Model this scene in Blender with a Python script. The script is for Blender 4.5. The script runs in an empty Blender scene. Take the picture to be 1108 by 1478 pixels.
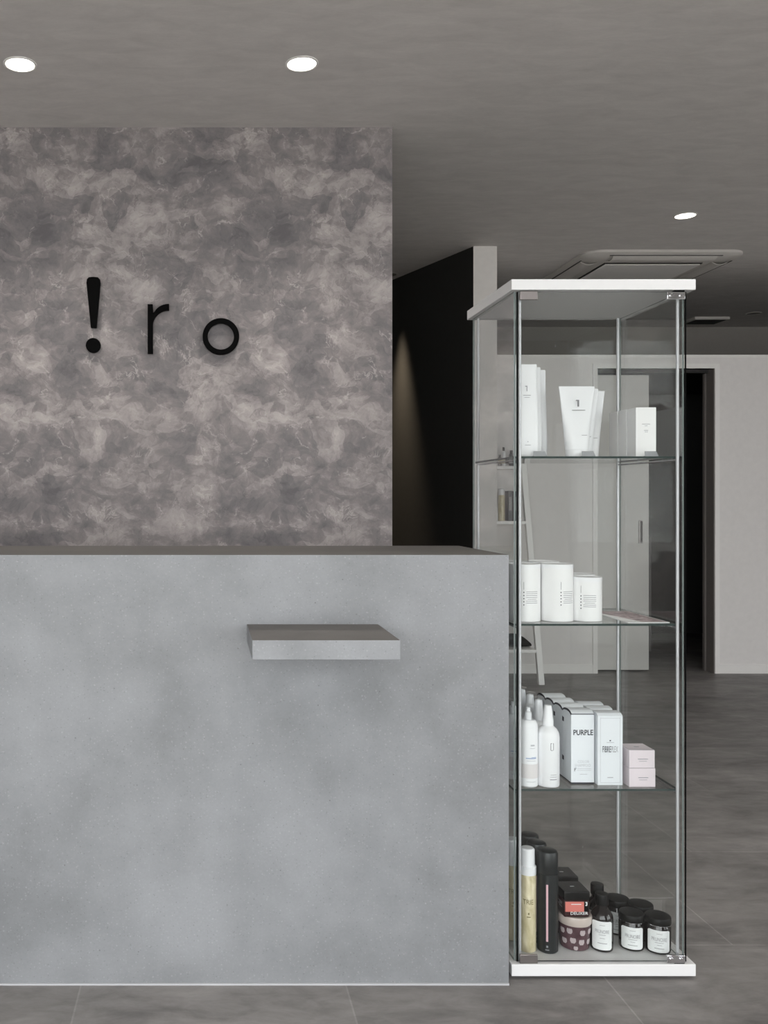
import bpy, bmesh, math, random
from mathutils import Vector, Matrix
random.seed(7)
PI = math.pi
sc = bpy.context.scene
C = sc.collection

def lin(c):
    r = []
    for v in c[:3]:
        v = v / 255.0
        r.append(v / 12.92 if v <= 0.04045 else ((v + 0.055) / 1.055) ** 2.4)
    return (r[0], r[1], r[2], 1.0)

# ------------------------------------------------------------------ camera
H_EYE = 1.125
F_PX = 1328.0
cam_d = bpy.data.cameras.new('camera')
cam = bpy.data.objects.new('camera', cam_d)
C.objects.link(cam)
cam.location = (0, 0, H_EYE)
cam.rotation_euler = (PI / 2, 0, 0)
cam_d.sensor_fit = 'VERTICAL'
cam_d.sensor_height = 36.0
cam_d.lens = F_PX / 1478.0 * 36.0
cam_d.shift_x = (554 - 295) / 1478.0
cam_d.shift_y = (720 - 739) / 1478.0
cam_d.clip_start = 0.02
sc.camera = cam

# ------------------------------------------------------------------ view, world, large lights
sc.view_settings.view_transform = 'Standard'
sc.view_settings.look = 'None'
sc.view_settings.gamma = 1.0
sc.view_settings.exposure = 0.0
try:
    sc.view_settings.use_curve_mapping = False
except Exception:
    pass
sc.cycles.max_bounces = 12
sc.cycles.diffuse_bounces = 5
sc.cycles.glossy_bounces = 6
sc.cycles.transparent_max_bounces = 40
sc.cycles.use_denoising = True
sc.cycles.sample_clamp_indirect = 6.0
sc.cycles.caustics_reflective = False
sc.cycles.caustics_refractive = False

world = bpy.data.worlds.new('overcast_sky')
sc.world = world
world.use_nodes = True
wn = world.node_tree
bg = wn.nodes['Background']
bg.inputs['Color'].default_value = (0.965, 0.985, 1.0, 1)
bg.inputs['Strength'].default_value = 6.2

def portal(name, loc, rot, sx, sy):
    d = bpy.data.lights.new(name, 'AREA')
    d.shape = 'RECTANGLE'; d.size = sx; d.size_y = sy
    d.cycles.is_portal = True
    o = bpy.data.objects.new(name, d); C.objects.link(o)
    o.location = loc; o.rotation_euler = rot
    return o
# window behind the camera: X -2.6..1.7, z 0.05..2.35 at Y -1.6 ; unseen side window on the right, placed to brighten the near floor
portal('daylight_portal', (-0.45, -1.58, 1.2), (PI / 2, 0, 0), 4.3, 2.3)
portal('daylight_portal', (4.4, -1.58, 1.2), (PI / 2, 0, 0), 1.8, 2.3)  # unseen right-hand window, added to brighten the far partition
portal('daylight_portal', (5.48, -.4, 1.2), (PI / 2, 0, PI / 2), 2.0, 2.3)

DOWN_W = 26.0

# ------------------------------------------------------------------ material helpers
class NT:
    def __init__(s, name):
        s.m = bpy.data.materials.new(name); s.m.use_nodes = True
        s.t = s.m.node_tree; s.n = s.t.nodes; s.l = s.t.links
        s.bsdf = s.n['Principled BSDF']; s.out = s.n['Material Output']
    def add(s, typ, **kw):
        n = s.n.new(typ)
        for k, v in kw.items():
            setattr(n, k, v)
        return n
    def link(s, a, b): s.l.new(a, b)
    def math(s, op, a, b=None, c=None, clamp=False):
        n = s.n.new('ShaderNodeMath'); n.operation = op; n.use_clamp = clamp
        for i, v in enumerate((a, b, c)):
            if v is None: continue
            if isinstance(v, (int, float)): n.inputs[i].default_value = v
            else: s.link(v, n.inputs[i])
        return n.outputs[0]
    def coord(s):
        return s.n.new('ShaderNodeTexCoord').outputs['Object']
    def mapping(s, vec, scale=(1, 1, 1), loc=(0, 0, 0)):
        n = s.n.new('ShaderNodeMapping'); s.link(vec, n.inputs['Vector'])
        n.inputs['Scale'].default_value = scale; n.inputs['Location'].default_value = loc
        return n.outputs[0]
    def noise(s, vec, scale, detail=4, rough=0.5, dist=0.0, color=False, typ=None):
        n = s.n.new('ShaderNodeTexNoise'); s.link(vec, n.inputs['Vector'])
        n.inputs['Scale'].default_value = scale; n.inputs['Detail'].default_value = detail
        n.inputs['Roughness'].default_value = rough; n.inputs['Distortion'].default_value = dist
        return n.outputs['Color'] if color else n.outputs[0]
    def ramp(s, fac, stops, interp='LINEAR'):
        n = s.n.new('ShaderNodeValToRGB'); s.link(fac, n.inputs[0])
        cr = n.color_ramp; cr.interpolation = interp
        while len(cr.elements) > 1: cr.elements.remove(cr.elements[-1])
        cr.elements[0].position = stops[0][0]; cr.elements[0].color = stops[0][1]
        for p, c in stops[1:]:
            e = cr.elements.new(p); e.color = c
        return n.outputs[0]
    def bw(s, fac, a, b, lo=0.0, hi=1.0):
        return s.ramp(fac, [(a, (lo, lo, lo, 1)), (b, (hi, hi, hi, 1))])
    def mix(s, fac, a, b, mode='MIX'):
        n = s.n.new('ShaderNodeMix'); n.data_type = 'RGBA'; n.blend_type = mode
        if isinstance(fac, (int, float)): n.inputs[0].default_value = fac
        else: s.link(fac, n.inputs[0])
        for i, v in ((6, a), (7, b)):
            if isinstance(v, tuple): n.inputs[i].default_value = v
            else: s.link(v, n.inputs[i])
        return n.outputs[2]
    def bump(s, h, strength=0.2, dist=0.01):
        n = s.n.new('ShaderNodeBump'); n.inputs['Strength'].default_value = strength
        n.inputs['Distance'].default_value = dist
        s.link(h, n.inputs['Height']); s.link(n.outputs[0], s.bsdf.inputs['Normal'])

def mat(name, c, rough=0.5, metal=0.0, spec=0.5, coat=0.0, emit=None, estr=0.0, var=0.03, trans=0.0, alpha=1.0):
    t = NT(name)
    b = t.bsdf
    col = lin(c)
    if var > 0:
        n = t.noise(t.coord(), 35.0, 3, 0.5)
        k = t.bw(n, 0.3, 0.7, 1 - var, 1 + var * 0.3)
        o = t.mix(1.0, col, k, 'MULTIPLY')
        t.link(o, b.inputs['Base Color'])
    else:
        b.inputs['Base Color'].default_value = col
    b.inputs['Roughness'].default_value = rough
    b.inputs['Metallic'].default_value = metal
    b.inputs['Specular IOR Level'].default_value = spec
    b.inputs['Coat Weight'].default_value = coat
    b.inputs['Transmission Weight'].default_value = trans
    b.inputs['Alpha'].default_value = alpha
    if emit:
        b.inputs['Emission Color'].default_value = lin(emit)
        b.inputs['Emission Strength'].default_value = estr
    return t.m

def glass_mat(name, tint, ior=1.5):
    t = NT(name)
    t.n.remove(t.bsdf)
    tr = t.add('ShaderNodeBsdfTransparent'); tr.inputs[0].default_value = tint
    gl = t.add('ShaderNodeBsdfGlossy'); gl.inputs['Roughness'].default_value = 0.0
    gl.inputs['Color'].default_value = (1, 1, 1, 1)
    geo = t.add('ShaderNodeNewGeometry')
    i = t.math('MULTIPLY_ADD', geo.outputs['Backfacing'], 1.0 / ior - ior, ior)
    fr = t.add('ShaderNodeFresnel'); t.link(i, fr.inputs['IOR'])
    mx = t.add('ShaderNodeMixShader')
    t.link(fr.outputs[0], mx.inputs[0]); t.link(tr.outputs[0], mx.inputs[1]); t.link(gl.outputs[0], mx.inputs[2])
    t.link(mx.outputs[0], t.out.inputs['Surface'])
    return t.m

M = {}
# trowelled plaster paper with a horizontal repeat of 0.93 m
def plaster():
    t = NT('marbled_plaster')
    sep = t.add('ShaderNodeSeparateXYZ'); t.link(t.coord(), sep.inputs[0])
    ang = t.math('MULTIPLY', sep.outputs['X'], 2 * PI / 0.93)
    R = 0.93 / (2 * PI)
    cx = t.math('MULTIPLY', t.math('COSINE', ang), R)
    sx = t.math('MULTIPLY', t.math('SINE', ang), R)
    cmb = t.add('ShaderNodeCombineXYZ')
    t.link(cx, cmb.inputs[0]); t.link(sx, cmb.inputs[1]); t.link(sep.outputs['Z'], cmb.inputs[2])
    v = cmb.outputs[0]
    def warp(vec, scale, amt, detail=3):
        n = t.noise(vec, scale, detail, 0.55, color=True)
        a = t.add('ShaderNodeVectorMath', operation='SUBTRACT'); t.link(n, a.inputs[0]); a.inputs[1].default_value = (.5, .5, .5)
        b = t.add('ShaderNodeVectorMath', operation='SCALE'); t.link(a.outputs[0], b.inputs[0]); b.inputs['Scale'].default_value = amt
        c = t.add('ShaderNodeVectorMath', operation='ADD'); t.link(vec, c.inputs[0]); t.link(b.outputs[0], c.inputs[1])
        return c.outputs[0]
    w1 = warp(v, 5.0, 0.12)
    w2 = warp(w1, 22.0, 0.035, 6)
    w3 = warp(t.mapping(w1, (1, 1, 1), (4.0, 2.0, 7.0)), 60.0, 0.012, 5)
    w4 = warp(w2, 70.0, 0.010, 4)
    def cells(vec, scale, sc3=(1, 1, 1), loc=(0, 0, 0)):
        vo = t.add('ShaderNodeTexVoronoi'); vo.inputs['Scale'].default_value = scale
        t.link(t.mapping(vec, sc3, loc), vo.inputs['Vector'])
        q = t.add('ShaderNodeSeparateColor'); t.link(vo.outputs['Color'], q.inputs[0])
        return q.outputs[0]
    big = t.noise(v, 2.4, 3, 0.5)
    n1 = t.noise(w4, 5.5, 12, 0.68, 0.1)
    n2 = t.noise(t.mapping(w4, (1, 1, 1.3), (3.1, 1.7, 0.4)), 16.0, 12, 0.72, 0.2)
    c1 = cells(w4, 7.0, (1, 1, 1.3), (1.3, 4.2, 2.2))
    c2 = cells(w3, 17.0, (1, 1, 1.5), (6.3, 1.2, 8.2))
    c3 = cells(w3, 42.0, (1, 1, 1.2), (2.3, 9.2, 3.2))
    def sg(x, amt): return t.math('MULTIPLY', t.math('SUBTRACT', x, 0.5), amt)
    tot = t.math('ADD', sg(big, 0.9), 0.5)
    for x, amt in ((n1, 1.15), (n2, 0.55), (c1, 0.20), (c2, 0.17), (c3, 0.09)):
        tot = t.math('ADD', tot, sg(x, amt))
    base = t.ramp(tot, [(0.15, lin((100, 97, 99))), (0.36, lin((118, 114, 115))), (0.5, lin((132, 126, 126))), (0.66, lin((156, 149, 148))), (0.9, lin((180, 173, 171)))])
    # torn light ridges
    r1 = t.math('ABSOLUTE', t.math('SUBTRACT', t.noise(t.mapping(w4, (1, 1, 1), (9, 3, 1)), 8.0, 8, 0.55, 0.3), 0.5))
    ridge = t.bw(r1, 0.0, 0.014, 1.0, 0.0)
    rm = t.bw(t.noise(v, 11.0, 4, 0.65), 0.50, 0.60)
    rf = t.math('MULTIPLY', t.math('MULTIPLY', ridge, rm), 0.62)
    base = t.mix(rf, base, lin((190, 182, 179)))
    r2 = t.math('ABSOLUTE', t.math('SUBTRACT', t.noise(t.mapping(w2, (1, 1, 1), (2, 8, 6)), 12.0, 7, 0.6, 2.0), 0.47))
    dk = t.math('MULTIPLY', t.math('MULTIPLY', t.bw(r2, 0.0, 0.016, 1.0, 0.0), t.bw(t.noise(w1, 8.0, 4, 0.6), 0.5, 0.62)), 0.45)
    base = t.mix(dk, base, lin((74, 71, 73)))
    # speckled grains
    sp = t.bw(t.noise(v, 120.0, 2, 0.5), 0.62, 0.72)
    spm = t.math('MULTIPLY', t.math('MULTIPLY', sp, t.bw(n2, 0.52, 0.62)), 0.30)
    base = t.mix(spm, base, lin((84, 81, 82)))
    t.link(base, t.bsdf.inputs['Base Color'])
    t.bsdf.inputs['Roughness'].default_value = 0.62
    t.bsdf.inputs['Specular IOR Level'].default_value = 0.3
    t.bump(n2, 0.10, 0.004)
    return t.m
M['plaster'] = plaster()

def concrete(name, c_lo, c_hi, speck=True, rough=0.55):
    t = NT(name)
    v = t.coord()
    big = t.noise(v, 2.3, 5, 0.55)
    mid = t.noise(v, 9.0, 6, 0.6)
    s = t.math('ADD', t.math('MULTIPLY', big, 0.72), t.math('MULTIPLY', mid, 0.28))
    base = t.ramp(s, [(0.34, lin(c_lo)), (0.64, lin(c_hi))])
    fine = t.bw(t.noise(v, 210.0, 3, 0.6), 0.30, 0.72, 0.955, 1.03)
    base = t.mix(1.0, base, fine, 'MULTIPLY')
    if speck:
        for sc_, lo, col, amt, off in ((95.0, 0.16, (190, 190, 192), 0.20, 0), (150.0, 0.2, (176, 176, 178), 0.22, 3), (130.0, 0.16, (84, 84, 86), 0.32, 5), (34.0, 0.05, (76, 76, 78), 0.55, 9)):
            vo = t.add('ShaderNodeTexVoronoi'); vo.inputs['Scale'].default_value = sc_
            t.link(t.mapping(v, (1, 1, 1), (off, off, off)), vo.inputs['Vector'])
            d = t.bw(vo.outputs['Distance'], lo * 0.6, lo * 1.5, 1, 0)
            sepc = t.add('ShaderNodeSeparateColor'); t.link(vo.outputs['Color'], sepc.inputs[0])
            pick = t.math('GREATER_THAN', sepc.outputs[0], 0.62)
            f = t.math('MULTIPLY', t.math('MULTIPLY', d, pick), amt)
            base = t.mix(f, base, lin(col))
    t.link(base, t.bsdf.inputs['Base Color'])
    t.bsdf.inputs['Roughness'].default_value = rough
    t.bsdf.inputs['Specular IOR Level'].default_value = 0.35
    t.bump(fine, 0.05, 0.002)
    return t.m
M['counter'] = concrete('concrete_laminate', (119, 121, 123), (144, 146, 149))

def tiles():
    t = NT('slate_floor_tiles')
    v = t.coord()
    br = t.add('ShaderNodeTexBrick')
    br.offset = 0.36; br.squash = 1.0
    t.link(t.mapping(v, (1, 1, 1), (-0.327, -2.32, 0)), br.inputs['Vector'])
    br.inputs['Scale'].default_value = 1.0
    br.inputs['Brick Width'].default_value = 0.6125
    br.inputs['Row Height'].default_value = 0.6125
    br.inputs['Mortar Size'].default_value = 0.0022
    br.inputs['Mortar Smooth'].default_value = 0.1
    br.inputs['Color1'].default_value = (0.86, 0.86, 0.86, 1)
    br.inputs['Color2'].default_value = (1.08, 1.08, 1.08, 1)
    br.inputs['Mortar'].default_value = (1.2, 1.2, 1.2, 1)
    a = t.noise(t.mapping(v, (1.0, 1.9, 1)), 2.6, 10, 0.62, 0.5)
    b = t.noise(t.mapping(v, (1.0, 2.2, 1)), 8.0, 9, 0.68, 0.5)
    s = t.math('ADD', t.math('MULTIPLY', a, 0.6), t.math('MULTIPLY', b, 0.4))
    base = t.ramp(s, [(0.34, lin((102, 99, 98))), (0.5, lin((134, 131, 129))), (0.66, lin((160, 156, 154)))])
    base = t.mix(1.0, base, br.outputs['Color'], 'MULTIPLY')
    t.link(base, t.bsdf.inputs['Base Color'])
    t.bsdf.inputs['Roughness'].default_value = 0.5
    t.bsdf.inputs['Specular IOR Level'].default_value = 0.35
    t.bump(s, 0.12, 0.004)
    return t.m
M['floor'] = tiles()

def ceil_paper():
    t = NT('brushed_ceiling_paper')
    v = t.coord()
    a = t.noise(t.mapping(v, (1.0, 2.6, 1)), 6.0, 8, 0.65, 0.6)
    base = t.ramp(a, [(0.3, lin((209, 205, 202))), (0.7, lin((225, 221, 218)))])
    f = t.bw(t.noise(t.mapping(v, (1.0, 5.0, 1)), 60.0, 3, 0.6), 0.3, 0.7, 0.96, 1.02)
    base = t.mix(1.0, base, f, 'MULTIPLY')
    t.link(base, t.bsdf.inputs['Base Color'])
    t.bsdf.inputs['Roughness'].default_value = 0.85
    t.bsdf.inputs['Specular IOR Level'].default_value = 0.1
    t.bump(a, 0.08, 0.004)
    return t.m
M['ceiling'] = ceil_paper()

M['white_wall'] = mat('white_wall_paper', (233, 230, 228), 0.8, spec=0.1, var=0.03)
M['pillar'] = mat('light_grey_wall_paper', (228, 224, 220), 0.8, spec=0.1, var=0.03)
M['soffit'] = mat('grey_back_wall', (160, 155, 150), 0.85, spec=0.1)
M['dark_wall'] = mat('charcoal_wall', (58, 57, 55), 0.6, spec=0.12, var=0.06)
M['room_wall'] = mat('inner_room_wall', (70, 69, 68), 0.8, spec=0.1)
M['trim'] = mat('white_trim', (240, 238, 235), 0.5, spec=0.3, var=0.01)
M['leaf'] = mat('pale_grey_door_leaf', (214, 212, 208), 0.5, spec=0.3, var=0.01)
M['plate'] = mat('white_laminate', (220, 220, 220), 0.4, spec=0.4, var=0.01)
M['glass'] = glass_mat('clear_glass', (0.966, 0.974, 0.970, 1), 1.43)
M['glass_edge'] = mat('dark_glass_edge', (10, 17, 16), 0.08, spec=0.5, var=0)
M['shelf_edge'] = mat('green_grey_glass_edge', (58, 70, 68), 0.1, spec=0.6, var=0)
M['pale_edge'] = mat('pale_glass_edge', (120, 130, 128), 0.15, spec=0.5, var=0)
M['alu'] = mat('anodised_aluminium', (200, 201, 204), 0.45, 0.4, var=0.01)
M['chrome'] = mat('chrome', (225, 225, 228), 0.12, 1.0, var=0)
M['bracket'] = mat('brushed_steel', (140, 134, 132), 0.35, 0.8, var=0.05)
M['black'] = mat('black_acrylic', (6, 6, 6), 0.7, spec=0.05, var=0)
M['black_gloss'] = mat('glossy_black_plastic', (9, 10, 10), 0.25, spec=0.3, var=0)
M['black_satin'] = mat('satin_black_metal', (30, 34, 35), 0.35, 0.2, spec=0.5, var=0)
M['black_lid'] = mat('ridged_black_lid', (9, 9, 9), 0.4, spec=0.2, var=0)
M['amber'] = mat('dark_amber_glass', (15, 8, 8), 0.07, spec=0.6, var=0)
M['white_plastic'] = mat('white_plastic', (240, 241, 243), 0.3, spec=0.4, var=0.0)
M['white_matte'] = mat('white_card', (242, 242, 242), 0.6, spec=0.2, var=0.0)
M['cool_card'] = mat('cool_white_card', (232, 236, 240), 0.5, spec=0.3, var=0.0)
M['pink_card'] = mat('pale_pink_card', (228, 218, 223), 0.5, spec=0.3, var=0.0)
M['ink'] = mat('dark_print', (34, 36, 48), 0.6, var=0)
M['ink_grey'] = mat('grey_print', (150, 150, 154), 0.6, var=0)
M['ink_pale'] = mat('pale_print', (192, 194, 198), 0.6, var=0)
M['ink_blue'] = mat('blue_print', (150, 170, 205), 0.6, var=0)
M['band_pink'] = mat('beige_pink_band', (224, 220, 220), 0.5, var=0)
M['stripe_pink'] = mat('pink_stripe', (228, 186, 194), 0.45, var=0)
M['coral'] = mat('coral_label', (214, 122, 112), 0.4, var=0.02)
M['label'] = mat('off_white_label', (236, 238, 238), 0.55, var=0.01)
M['gold_ink'] = mat('olive_print', (120, 108, 66), 0.5, var=0)
M['holder'] = mat('frosted_grey_acrylic', (158, 160, 163), 0.25, spec=0.5, var=0)
M['rim'] = mat('beige_clear_rim', (204, 190, 182), 0.18, spec=0.6, var=0.05)
M['clear_cap'] = glass_mat('clear_plastic_cap', (0.955, 0.96, 0.965, 1), 1.3)
M['ac'] = mat('off_white_plastic', (205, 201, 196), 0.5, spec=0.3, var=0.01)
M['ac_dark'] = mat('dark_slot', (40, 38, 37), 0.7, var=0)
M['ladder'] = mat('white_painted_wood', (248, 247, 245), 0.5, var=0.01)
M['fabric_black'] = mat('black_fabric', (16, 16, 17), 0.9, spec=0.1)
M['lens'] = mat('lit_downlight_lens', (255, 250, 240), 0.4, emit=(255, 248, 236), estr=9.0, var=0)
M['lens_off'] = mat('dim_downlight_lens', (90, 84, 76), 0.4, var=0)
M['sunlit_pave'] = mat('pavement', (205, 203, 198), 0.9)  # pale tone stands for sunlit paving, throwing light up to the ceiling
M['metal_dark'] = mat('dull_dark_metal', (110, 108, 106), 0.4, 0.5, var=0)

def gold():
    t = NT('marbled_gold_can')
    n = t.noise(t.mapping(t.coord(), (1, 1, 0.45)), 34.0, 5, 0.6, 1.0)
    base = t.ramp(n, [(0.35, lin((190, 178, 140))), (0.55, lin((216, 205, 172))), (0.72, lin((234, 226, 202)))])
    t.link(base, t.bsdf.inputs['Base Color'])
    t.bsdf.inputs['Metallic'].default_value = 0.05
    t.bsdf.inputs['Roughness'].default_value = 0.28
    return t.m
M['gold'] = gold()
def maroon():
    t = NT('maroon_print')
    n = t.noise(t.coord(), 60.0, 3, 0.5)
    t.link(t.ramp(n, [(0.3, lin((70, 46, 52))), (0.7, lin((96, 70, 76)))]), t.bsdf.inputs['Base Color'])
    t.bsdf.inputs['Roughness'].default_value = 0.22
    return t.m
M['maroon'] = maroon()
def photo_print():
    t = NT('printed_leaflet')
    n = t.noise(t.coord(), 26.0, 4, 0.6, 1.5)
    t.link(t.ramp(n, [(0.38, lin((96, 84, 84))), (0.5, lin((186, 164, 168))), (0.62, lin((214, 204, 206)))]), t.bsdf.inputs['Base Color'])
    t.bsdf.inputs['Roughness'].default_value = 0.35
    return t.m
M['print'] = photo_print()

# ------------------------------------------------------------------ mesh helpers
def box(bm, x0, x1, y0, y1, z0, z1):
    vs = [bm.verts.new(p) for p in ((x0, y0, z0), (x1, y0, z0), (x1, y1, z0), (x0, y1, z0), (x0, y0, z1), (x1, y0, z1), (x1, y1, z1), (x0, y1, z1))]
    for f in ((0, 3, 2, 1), (4, 5, 6, 7), (0, 1, 5, 4), (1, 2, 6, 5), (2, 3, 7, 6), (3, 0, 4, 7)):
        bm.faces.new([vs[i] for i in f])
    return vs

def prism(bm, pts, z0, z1):
    """vertical prism from xy polygon"""
    lo = [bm.verts.new((x, y, z0)) for x, y in pts]
    hi = [bm.verts.new((x, y, z1)) for x, y in pts]
    bm.faces.new(lo[::-1]); bm.faces.new(hi)
    n = len(pts)
    for i in range(n):
        bm.faces.new((lo[i], lo[(i + 1) % n], hi[(i + 1) % n], hi[i]))

def extrude_xz(bm, pts, y0, y1):
    """polygon in xz extruded along y"""
    a = [bm.verts.new((x, y0, z)) for x, z in pts]
    b = [bm.verts.new((x, y1, z)) for x, z in pts]
    bm.faces.new(a); bm.faces.new(b[::-1])
    n = len(pts)
    for i in range(n):
        bm.faces.new((a[(i + 1) % n], a[i], b[i], b[(i + 1) % n]))

def lathe(bm, prof, cx=0, cy=0, n=40, cap=True):
    rings = []
    for r, z in prof:
        rings.append([bm.verts.new((cx + r * math.cos(2 * PI * k / n), cy + r * math.sin(2 * PI * k / n), z)) for k in range(n)])
    for a, b in zip(rings, rings[1:]):
        for k in range(n):
            bm.faces.new((a[k], a[(k + 1) % n], b[(k + 1) % n], b[k]))
    if cap:
        if prof[0][0] > 1e-5: bm.faces.new(rings[0][::-1])
        if prof[-1][0] > 1e-5: bm.faces.new(rings[-1])

def loft(bm, secs, n=44, cx=0, cy=0):
    """secs: (z, rx, ry, exponent)"""
    rings = []
    for z, rx, ry, e in secs:
        ring = []
        for k in range(n):
            a = 2 * PI * k / n
            c, s = math.cos(a), math.sin(a)
            ring.append(bm.verts.new((cx + rx * math.copysign(abs(c) ** (2 / e), c), cy + ry * math.copysign(abs(s) ** (2 / e), s), z)))
        rings.append(ring)
    for a, b in zip(rings, rings[1:]):
        for k in range(n):
            bm.faces.new((a[k], a[(k + 1) % n], b[(k + 1) % n], b[k]))
    bm.faces.new(rings[0][::-1]); bm.faces.new(rings[-1])

def tube(bm, p0, p1, r, n=16):
    p0, p1 = Vector(p0), Vector(p1)
    d = (p1 - p0).normalized()
    u = d.orthogonal().normalized(); w = d.cross(u)
    a = [bm.verts.new(p0 + r * (math.cos(2 * PI * k / n) * u + math.sin(2 * PI * k / n) * w)) for k in range(n)]
    b = [bm.verts.new(p1 + r * (math.cos(2 * PI * k / n) * u + math.sin(2 * PI * k / n) * w)) for k in range(n)]
    for k in range(n):
        bm.faces.new((a[k], a[(k + 1) % n], b[(k + 1) % n], b[k]))
    bm.faces.new(a[::-1]); bm.faces.new(b)

def obj(name, bm, m, parent=None, bevel=0.0, smooth=35, loc=None, seg=2):
    bmesh.ops.recalc_face_normals(bm, faces=bm.faces)
    me = bpy.data.meshes.new(name)
    bm.to_mesh(me); bm.free()
    me.materials.append(m)
    if smooth:
        for p in me.polygons: p.use_smooth = True
        me.set_sharp_from_angle(angle=math.radians(smooth))
    o = bpy.data.objects.new(name, me); C.objects.link(o)
    if parent: o.parent = parent
    if loc: o.location = loc
    if bevel:
        b = o.modifiers.new('bevel', 'BEVEL'); b.width = bevel; b.segments = seg; b.limit_method = 'ANGLE'
        b.angle_limit = math.radians(40)
    return o

def boxobj(name, dims, m, parent=None, bevel=0.0):
    bm = bmesh.new(); box(bm, *dims)
    return obj(name, bm, m, parent, bevel)

def thing(name, label, cat, loc=(0, 0, 0), rz=0.0, group=None):
    o = bpy.data.objects.new(name, None); C.objects.link(o)
    o.empty_display_size = 0.02
    o.location = loc; o.rotation_euler = (0, 0, rz)
    o['label'] = label; o['category'] = cat
    if group: o['group'] = group
    return o

def tag(o, label, cat, group=None, kind=None):
    o['label'] = label; o['category'] = cat
    if group: o['group'] = group
    if kind: o['kind'] = kind
    return o

def struct(name, bm, m, label, bevel=0.0, smooth=0):
    o = obj(name, bm, m, None, bevel, smooth)
    o['kind'] = 'structure'; o['label'] = label
    return o

def dup(root, loc, label, rz=None):
    r = root.copy(); C.objects.link(r); r.location = loc; r['label'] = label
    if rz is not None: r.rotation_euler = (0, 0, rz)
    for ch in list(root.children):
        c = ch.copy(); C.objects.link(c); c.parent = r
        for g in list(ch.children):
            d = g.copy(); C.objects.link(d); d.parent = c
    return r

def slab_glass(name, dims, axis, parent, edge='glass_edge'):
    """glass sheet: broad faces clear, the ground edges dark"""
    bm = bmesh.new(); box(bm, *dims)
    bmesh.ops.recalc_face_normals(bm, faces=bm.faces)
    me = bpy.data.meshes.new(name); bm.to_mesh(me); bm.free()
    me.materials.append(M['glass']); me.materials.append(M[edge])
    for p in me.polygons:
        p.material_index = 0 if abs(p.normal[axis]) > 0.9 else 1
    o = bpy.data.objects.new(name, me); C.objects.link(o); o.parent = parent
    return o

def text_bm(bm, s, height, cx=0, cz=0, y=0.0, width=None, depth=0.0003, radius=None, bold=0.0, axis='front', align='CENTER', ccy=0.0, spacing=1.0):
    """lettering in the xz plane facing -y (or bent round a cylinder of the given radius)"""
    cu = bpy.data.curves.new('tmp', 'FONT'); cu.body = s; cu.size = 1.0
    cu.align_x = align; cu.extrude = 0.0; cu.offset = bold; cu.space_character = spacing
    cu.resolution_u = 3
    o = bpy.data.objects.new('tmp', cu); C.objects.link(o)
    dg = bpy.context.evaluated_depsgraph_get(); dg.update()
    me = bpy.data.meshes.new_from_object(o.evaluated_get(dg))
    bpy.data.objects.remove(o); bpy.data.curves.remove(cu)
    xs = [v.co.x for v in me.vertices]; ys = [v.co.y for v in me.vertices]
    if not xs:
        return
    w0, h0 = max(xs) - min(xs), max(ys) - min(ys)
    k = height / 0.69
    kx = k if width is None else width / w0
    mx = (max(xs) + min(xs)) / 2 if align == 'CENTER' else min(xs)
    vm = []
    for v in me.vertices:
        x = cx + (v.co.x - mx) * kx; z = cz + (v.co.y - 0.345) * k
        if radius:
            a = x / radius
            p = (radius * math.sin(a), ccy - radius * math.cos(a) + 0, z)
            p = (p[0], p[1], p[2])
        elif axis == 'side':   # faces -x
            p = (y, -x, z)
        elif axis == 'top':
            p = (x, z, y)
        else:
            p = (x, y, z)
        vm.append(bm.verts.new(p))
    fs = []
    for p in me.polygons:
        try: fs.append(bm.faces.new([vm[i] for i in p.vertices]))
        except ValueError: pass
    bpy.data.meshes.remove(me)

def curved_patch(bm, r, a0, a1, z0, z1, cut=0.0, n=16, notch=0.0):
    """label sheet wrapped on a cylinder round z; angles from -y, positive to +x"""
    def P(a, z): return (r * math.sin(a), -r * math.cos(a), z)
    lo, hi = [], []
    for k in range(n + 1):
        a = a0 + (a1 - a0) * k / n
        s = min((a - a0) * r, (a1 - a) * r)
        c = max(0.0, cut - s) if cut else 0.0
        lo.append(bm.verts.new(P(a, z0 + c))); hi.append(bm.verts.new(P(a, z1 - c)))
    for k in range(n):
        bm.faces.new((lo[k], lo[k + 1], hi[k + 1], hi[k]))

def bars(bm, items, y=0.0, radius=None):
    """small printed line blocks: (cx, cz, w, h)"""
    for cx, cz, w, h in items:
        if radius:
            curved_patch(bm, radius, (cx - w / 2) / radius, (cx + w / 2) / radius, cz - h / 2, cz + h / 2, n=4)
        else:
            vs = [bm.verts.new(p) for p in ((cx - w / 2, y, cz - h / 2), (cx + w / 2, y, cz - h / 2), (cx + w / 2, y, cz + h / 2), (cx - w / 2, y, cz + h / 2))]
            bm.faces.new(vs)

# ------------------------------------------------------------------ setting
CEIL = 2.575
XL, XR, YF, YB = -3.0, 5.5, -1.6, 7.76
bm = bmesh.new(); box(bm, XL - .1, XR + .1, YF - .1, YB + .1, -0.1, 0.0)
struct('floor', bm, M['floor'], 'grey stone-look tiled floor')
bm = bmesh.new(); box(bm, XL - .1, XR + .1, YF - .1, YB + .1, CEIL, CEIL + 0.1)
struct('ceiling', bm, M['ceiling'], 'warm grey brushed paper ceiling')
bm = bmesh.new(); box(bm, XL - .1, XL, YF, YB, 0, CEIL)
struct('wall_left', bm, M['white_wall'], 'left side wall')
bm = bmesh.new()
box(bm, XR, XR + .1, YF, -1.4, 0, CEIL); box(bm, XR, XR + .1, .6, YB, 0, CEIL); box(bm, XR, XR + .1, -1.4, .6, 2.35, CEIL); box(bm, XR, XR + .1, -1.4, .6, 0, 0.05)
struct('wall_right', bm, M['white_wall'], 'right side wall with an unseen window opening placed for its light')
bm = bmesh.new()
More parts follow.
